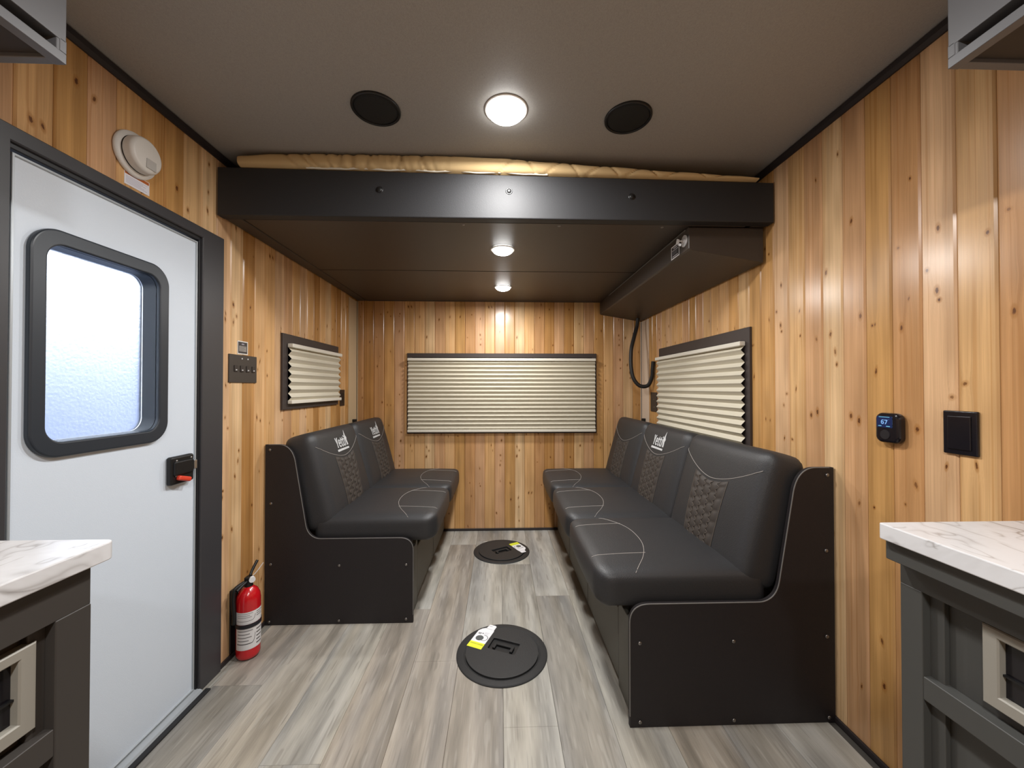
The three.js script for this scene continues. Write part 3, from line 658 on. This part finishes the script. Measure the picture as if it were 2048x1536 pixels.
// ------------------------------------------------------------------ counters, base cabinets and wall cabinets
function counterSide(side) {
  const left = side < 0, wallX = left ? XL : XR, fx = left ? -0.653 : 0.726, zf = left ? -0.678 : -0.716, depth = Math.abs(wallX - fx) - 0.002, zn = 0.75;
  const word = left ? 'left' : 'right';
  const top = thing('countertop', left ? 'white marble-look countertop in the lower left corner, in front of the door' : 'white marble-look countertop in the lower right corner, below the thermostat', 'countertop');
  // own shape: x from the wall, y along -z
  const s = new THREE.Shape(), l = zn - zf, r = left ? 0.018 : 0.006;
  s.moveTo(0, 0); s.lineTo(depth, 0); s.lineTo(depth, l - r); s.quadraticCurveTo(depth, l, depth - r, l); s.lineTo(0, l); s.lineTo(0, 0);
  let g = extrude(s, 0.03, 0.002, 2, 10);
  const uv = g.attributes.uv, p = g.attributes.position, nn = g.attributes.normal;
  for (let i = 0; i < p.count; i++) { const side_ = Math.abs(nn.getZ(i)) < 0.5; uv.setXY(i, (p.getY(i) + (side_ ? p.getZ(i) : 0)) * 1.6, (p.getX(i) + (side_ ? p.getZ(i) : 0)) * 1.6); }
  g.rotateX(-Math.PI / 2);                                  // y -> -z, z -> y
  if (!left) { g.scale(-1, 1, 1); const ix = g.index; const a = g.attributes; for (let i = 0; i < a.position.count; i += 3) for (const k of ['position', 'normal', 'uv']) { const q = a[k]; for (let c = 0; c < q.itemSize; c++) { const t1 = q.array[(i + 1) * q.itemSize + c]; q.array[(i + 1) * q.itemSize + c] = q.array[(i + 2) * q.itemSize + c]; q.array[(i + 2) * q.itemSize + c] = t1; } } }
  part(top, 'slab', g, mat.marble);
  top.position.set(wallX - side * 0.001, 0.884, zn);
  // cabinet below
  const c = thing('base_cabinet', left ? 'dark grey base cabinet under the left countertop' : 'dark grey base cabinet under the right countertop', 'cabinet');
  const m = left ? mat.cabinet : mat.cabinetGrey, cx = left ? -0.668 : 0.768, cz = left ? -0.65 : -0.714, d = Math.abs(wallX - cx);
  c.position.set(wallX - side * 0.001, 0, 0);
  const X = (q) => -side * q;                               // q = distance from the wall
  const add = (name, q0, q1, y0, y1, z0, z1, mm = m, r2 = 0.002, label) => part(c, name, box(Math.abs(q1 - q0), y1 - y0, Math.abs(z1 - z0), X((q0 + q1) / 2), (y0 + y1) / 2, (z0 + z1) / 2, r2, 1), mm, label);
  const RD = 0.026;                                         // depth of the recess behind the face frame
  add('carcass', 0, d - RD, 0.0, 0.883, cz + 0.001, zn - 0.01);
  add('top_rail', d - RD, d - (left ? 0.001 : -0.028), left ? 0.82 : 0.846, 0.883, cz, zn - 0.01);
  if (!left) add('apron', d - RD, d, 0.8, 0.847, cz, zn - 0.01);
  const stile = left ? 0.05 : 0.038;
  add('stile', d - RD, d, 0.0, left ? 0.821 : 0.801, cz, cz + stile);
  add('rail', d - RD, d - 0.001, left ? 0.62 : 0.607, left ? 0.661 : 0.649, cz + stile - 0.001, zn - 0.01);
  add('inner_stile', d - RD, d - 0.015, 0.0, 0.826, cz + stile - 0.001, cz + stile + 0.022);
  add('bottom_rail', d - RD, d - 0.001, 0.0, 0.09, cz + stile - 0.001, zn - 0.01);
  // framed dark vent in the upper field
  const vy = left ? 0.676 : 0.668, fz = left ? -0.586 : -0.598, fw = 0.021, ll = 0.42;
  const ring2 = rectShape(0, vy, ll, vy + 0.126); ring2.holes.push(rectHole(fw, vy + fw, ll - fw, vy + 0.126 - fw * 0.75));
  const fr = extrude(ring2, 0.016, 0.002);                  // shape x along +z
  fr.rotateY(left ? Math.PI / 2 : -Math.PI / 2);
  // turn left: shape x -> -z, so start from the far end by flipping
  const frame = part(c, 'vent_frame', fr.translate(X(d - RD), 0, left ? fz + ll : fz), mat.insert, 'pale frame around a dark vent');
  part(frame, 'vent_panel', box(0.004, 0.1, ll - 2 * fw + 0.004, X(d - RD + 0.002), vy + 0.064, fz + ll / 2), mat.gloss);
  part(frame, 'slat', box(0.006, 0.003, ll - 2 * fw, X(d - RD + 0.006), vy + 0.056, fz + ll / 2), mat.black);
  // wall cabinet
  const u = thing('wall_cabinet', left ? 'grey overhead cabinet in the upper left corner with a dark slot' : 'grey overhead cabinet in the upper right corner with a dark slot', 'cabinet');
  const ud = left ? 0.368 : 0.346, uz = left ? -0.725 : -0.683;
  u.position.set(wallX - side * 0.001, 0, 0);
  const up = (name, q0, q1, y0, y1, z0, z1, mm = mat.upper, label) => part(u, name, box(Math.abs(q1 - q0), y1 - y0, Math.abs(z1 - z0), X((q0 + q1) / 2), (y0 + y1) / 2, (z0 + z1) / 2, 0.0015, 1), mm, label);
  up('bottom_lip', ud - 0.02, ud, 1.767, 1.786, uz, zn - 0.01);
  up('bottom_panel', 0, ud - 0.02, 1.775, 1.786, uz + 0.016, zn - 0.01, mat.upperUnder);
  up('end_panel', 0, ud - 0.001, 1.768, YC - 0.002, uz, uz + 0.016);
  up('slot_back', ud - 0.05, ud - 0.03, 1.786, 1.82, uz + 0.016, zn - 0.01, mat.black);
  up('slot_stop', ud - 0.03, ud, 1.786, 1.81, uz + 0.0, uz + 0.012);
  up('door', ud - 0.03, ud, 1.806, YC - 0.002, uz + 0.001, zn - 0.01);
}
counterSide(-1);
counterSide(1);

// ------------------------------------------------------------------ things on the left wall
{
  const t = onWall(thing('smoke_alarm', 'round white smoke alarm above the entry door', 'alarm'), 'left', 1.249, 1.913);
  part(t, 'base_plate', lathe([[0.0001, 0], [0.068, 0], [0.07, 0.004], [0.068, 0.012], [0.055, 0.014]], 48).rotateX(Math.PI / 2), mat.whitePlastic);
  part(t, 'vent_gap', lathe([[0.05, 0.012], [0.05, 0.02]], 48).rotateX(Math.PI / 2), M(0x5a5652, 0.8));
  const dome = part(t, 'dome', lathe([[0.054, 0.0165], [0.0555, 0.02], [0.055, 0.036], [0.051, 0.043], [0.044, 0.047], [0.0001, 0.049]], 48).rotateX(Math.PI / 2), mat.whitePlastic);
  part(dome, 'test_button', box(0.034, 0.03, 0.004, 0.008, -0.026, 0.0485, 0.0018, 2), M(0xb6b3af, 0.5));
}
{
  const tx = canvasTexture(200, 110, (c, w, h) => { c.fillStyle = '#e4e3ea'; c.fillRect(0, 0, w, h); c.fillStyle = '#b55f22'; c.fillRect(4, 4, w - 8, 24); c.fillStyle = '#a6a3bb'; for (let i = 0; i < 6; i++) c.fillRect(12, 40 + i * 10, 172 - (i * 37) % 60, 3); });
  const m = onWall(thing('alarm_label', 'small white and orange label stuck below the smoke alarm', 'label'), 'left', 1.2615, 1.832);
  part(m, 'sticker', box(0.085, 0.044, 0.0008, 0, 0, 0.0005), [mat.whitePaper, mat.whitePaper, mat.whitePaper, mat.whitePaper, M(0xffffff, 0.5, 0, { map: tx }), mat.whitePaper]);
}
{
  const t = onWall(thing('light_switch', 'dark brown square panel of small switches beside the door frame', 'switch'), 'left', 1.772, 1.258);
  part(t, 'plate', box(0.186, 0.124, 0.006, 0, 0, 0.003, 0.002, 2), M(0x3d3630, 0.5));
  for (let i = 0; i < 4; i++) {
    const r = part(t, 'rocker', box(0.02, 0.028, 0.006, -0.055 + i * 0.04, 0.0, 0.0075, 0.002, 2), M(0x332c28, 0.45));
    part(r, 'mark', box(0.008, 0.005, 0.001, -0.055 + i * 0.04, -0.006, 0.0108), mat.logo);
  }
  for (const x of [-0.012, 0.028]) part(t, 'indicator', box(0.007, 0.006, 0.0015, x, 0.046, 0.0064), mat.logo);
  const tx = canvasTexture(140, 120, (c, w, h) => { c.fillStyle = '#3a3636'; c.fillRect(0, 0, w, h); c.strokeStyle = '#e4e0da'; c.lineWidth = 9; c.strokeRect(4, 4, w - 8, h - 8); c.fillStyle = '#a9a4b0'; c.fillRect(56, 22, 34, 10); c.fillStyle = '#918c86'; c.fillRect(22, 44, 98, 50); c.fillStyle = '#5d5854'; for (let i = 0; i < 4; i++) c.fillRect(28, 50 + i * 11, 84 - (i * 19) % 30, 3); });
  const l = onWall(thing('notice_label', 'small dark notice label with a white border above the switch panel', 'label'), 'left', 1.772, 1.354);
  part(l, 'sticker', box(0.07, 0.06, 0.0008, 0, 0, 0.0005), [mat.black, mat.black, mat.black, mat.black, M(0xffffff, 0.5, 0, { map: tx }), mat.black]);
}
{
  const t = onWall(thing('outlet_plate', 'narrow dark outlet plate low beside the small left blind', 'outlet'), 'left', 2.865, 1.1);
  part(t, 'plate', box(0.075, 0.118, 0.006, 0, 0, 0.003, 0.002, 2), M(0x2c1f1a, 0.5));
  part(t, 'socket', box(0.034, 0.07, 0.004, 0, 0, 0.006, 0.0015, 2), mat.black);
}
// fire extinguisher on the floor by the left wall
{
  const t = thing('fire_extinguisher', 'red fire extinguisher with white labels strapped to the left wall', 'extinguisher');
  t.position.set(XL + 0.065, 0, -1.725);
  const R = 0.046;
  part(t, 'bottle', lathe([[0.0001, 0.004], [0.036, 0.002], [0.043, 0.008], [R, 0.02], [R, 0.245], [0.043, 0.268], [0.034, 0.288], [0.02, 0.3], [0.015, 0.306], [0.0001, 0.306]], 40), mat.red);
  const tx = (lines, kind) => canvasTexture(512, 160, (c, w, h) => {
    c.fillStyle = '#dcdadb'; c.fillRect(0, 0, w, h); c.fillStyle = '#55504f';
    for (let i = 0; i < lines; i++) { c.fillRect(30, 18 + i * 24, 170 - (i * 31) % 50, 5); c.fillRect(240, 24 + i * 26, 90 - (i * 23) % 40, 9); }
    c.strokeStyle = '#403c3c'; c.lineWidth = 5; c.beginPath(); c.moveTo(20, h * 0.72); c.lineTo(190, h * 0.72); c.quadraticCurveTo(220, h * 0.7, 226, h * 0.3); c.stroke();
    for (let i = 0; i < lines; i++) { c.fillStyle = '#77727a'; for (let k = 0; k < 8; k++) c.fillRect(370 + (k % 4) * 30, 18 + i * 26 + (k > 3 ? 9 : 0), 22, 4); }
  });
  const band = (y0, y1, map) => new THREE.CylinderGeometry(R + 0.0006, R + 0.0006, y1 - y0, 40, 1, true, -0.6, 3.9).translate(0, (y0 + y1) / 2, 0);
  part(t, 'label', band(0.158, 0.21), M(0xffffff, 0.5, 0, { map: tx(3), side: THREE.DoubleSide }), 'upper white label');
  part(t, 'label', band(0.05, 0.142), M(0xffffff, 0.5, 0, { map: tx(5), side: THREE.DoubleSide }), 'lower white label');
  part(t, 'strap', new THREE.CylinderGeometry(R + 0.003, R + 0.003, 0.017, 40, 1, true).translate(0, 0.15, 0), M(0x1a1a22, 0.5, 0, { side: THREE.DoubleSide }));
  part(t, 'bracket', merge(box(0.006, 0.27, 0.05, -0.055, 0.165, 0.012, 0.002, 1), box(0.012, 0.02, 0.04, -0.05, 0.15, 0, 0.002, 1)), mat.black);
  part(t, 'valve', merge(new THREE.CylinderGeometry(0.014, 0.017, 0.03, 18).translate(0, 0.318, 0), box(0.026, 0.022, 0.03, 0, 0.334, 0, 0.005, 2)), mat.black);
  part(t, 'carry_handle', tube([V(0.002, 0.328, 0.0), V(-0.004, 0.322, 0.03), V(-0.01, 0.31, 0.062)], 0.007, 16, 8).scale(1, 1, 1), mat.black);
  part(t, 'trigger', tube([V(0, 0.345, -0.01), V(0.0, 0.362, -0.024), V(0.004, 0.392, -0.052)], 0.006, 16, 8), mat.black);
  part(t, 'nozzle', tube([V(-0.008, 0.326, 0.016), V(-0.028, 0.31, 0.046), V(-0.032, 0.28, 0.05), V(-0.034, 0.2, 0.042), V(-0.036, 0.16, 0.04)], 0.009, 30, 8), mat.black);
  part(t, 'gauge', merge(new THREE.CylinderGeometry(0.012, 0.012, 0.012, 20).rotateX(Math.PI / 2).rotateY(0.7).translate(0.018, 0.334, 0.006)), mat.whitePaper);
  part(t, 'pull_tie', tube([V(0.016, 0.346, 0), V(0.03, 0.362, -0.006), V(0.05, 0.395, -0.02)], 0.0016, 12, 5), mat.whitePaper);
}

// ------------------------------------------------------------------ things on the right wall
{
  const t = onWall(thing('thermostat', 'small rounded black thermostat with a blue 67 display', 'thermostat'), 'right', 1.113, 1.052);
  part(t, 'housing', extrude(roundRect(new THREE.Shape(), -0.037, -0.045, 0.037, 0.045, 0.02), 0.024, 0.009, 4, 8), mat.gloss);
  const tx = canvasTexture(160, 120, (c, w, h) => {
    c.fillStyle = '#0a2050'; c.fillRect(0, 0, w, h); c.fillStyle = '#8fc4ff'; c.font = 'bold 66px sans-serif'; c.textAlign = 'center'; c.fillText('67', w / 2 - 2, 84);
    c.font = '20px sans-serif'; c.fillText('°', w / 2 + 46, 46); c.fillStyle = '#7fd0e8'; c.fillRect(16, 100, 34, 8); c.fillRect(98, 102, 40, 8); c.fillRect(22, 6, 112, 6);
  });
  part(t, 'screen', box(0.046, 0.034, 0.001, -0.006, 0.018, 0.0241), new THREE.MeshStandardMaterial({ color: 0x050a14, roughness: 0.3, emissive: 0xffffff, emissiveMap: tx, emissiveIntensity: 0.75 }), 'lit blue screen');
  part(t, 'button', new THREE.CylinderGeometry(0.014, 0.015, 0.003, 28).rotateX(Math.PI / 2).translate(-0.004, -0.02, 0.0245), M(0x222125, 0.35));
}
{
  const t = onWall(thing('switch_plate', 'glossy black wall switch plate to the right of the thermostat', 'switch'), 'right', 0.9435, 1.057);
  part(t, 'plate', box(0.074, 0.112, 0.008, 0, 0, 0.004, 0.003, 3), mat.gloss);
  part(t, 'rocker', box(0.05, 0.086, 0.005, 0, 0, 0.0085, 0.002, 2), mat.gloss);
}
{
  const t = onWall(thing('outlet_plate', 'dark outlet plate beside the tall right blind, below the hanging cable', 'outlet'), 'right', 2.9, 1.065);
  part(t, 'plate', box(0.118, 0.148, 0.006, 0, 0, 0.003, 0.002, 2), M(0x3a332d, 0.5));
  part(t, 'screw', new THREE.SphereGeometry(0.005, 10, 6).scale(1, 1, 0.5).translate(0.01, 0.02, 0.006), mat.screw);
  part(t, 'screw', new THREE.SphereGeometry(0.004, 10, 6).scale(1, 1, 0.5).translate(0.012, -0.04, 0.006), mat.screw);
}
{
  const pts = [V(1.105, 1.732, -3.03), V(1.098, 1.67, -3.03), V(1.062, 1.57, -3.0), V(1.03, 1.47, -2.97), V(1.022, 1.33, -2.95), V(1.04, 1.24, -2.94), V(1.085, 1.188, -2.93), V(1.135, 1.19, -2.91), V(1.16, 1.25, -2.89), V(1.162, 1.31, -2.88), V(1.166, 1.375, -2.875)];
  const curve = new THREE.CatmullRomCurve3(pts), n = 220, g = new THREE.TubeGeometry(curve, n, 0.0145, 10), p = g.attributes.position, c = V(0, 0, 0), q = V(0, 0, 0);
  for (let i = 0; i <= n; i++) { curve.getPointAt(i / n, c); const k = i % 2 ? 1.1 : 0.92; for (let j = 0; j <= 10; j++) { const a = i * 11 + j; q.fromBufferAttribute(p, a).sub(c).multiplyScalar(k).add(c); p.setXYZ(a, q.x, q.y, q.z); } }
  g.computeVertexNormals();
  const m = new THREE.Mesh(g, M(0x1c1a19, 0.55)); m.name = 'cable'; m.castShadow = m.receiveShadow = true; scene.add(m);
  tag(m, 'black corrugated cable looping down from the bunk motor cover to the right wall', 'cable');
}
// lift rails in the back corners
for (const [wall, x, word, w, top] of [['left', 3.068, 'left', 0.17, 1.876], ['right', 3.076, 'right', 0.16, 1.722]]) {
  const rh = top - 0.88, rc = (top + 0.88) / 2;
  const t = onWall(thing('lift_rail', `pale upright lift rail in the ${word} back corner above the ${word === 'left' ? 'short' : 'long'} sofa`, 'rail'), wall, x, 0);
  const sgn = wall === 'left' ? 1 : -1;
  part(t, 'channel', merge(box(w, rh, 0.005, 0, rc, 0.0025, 0.001, 1), box(0.006, rh, 0.012, sgn * (w / 2 - 0.004), rc, 0.006, 0.001, 1)), M(wall === 'left' ? 0xcdb592 : 0xd9c6b2, 0.4));
  part(t, 'slot', box(0.005, rh - 0.01, 0.004, sgn * (w / 2 - 0.011), rc, 0.005), mat.black);
  part(t, 'bracket', merge(box(0.03, 0.02, 0.028, -sgn * 0.0, 0.915, 0.018, 0.002, 1), box(0.012, 0.036, 0.012, sgn * 0.012, 0.9, 0.012, 0.002, 1)), mat.black, 'small black stop bracket');
}

renderer.render(scene, camera);
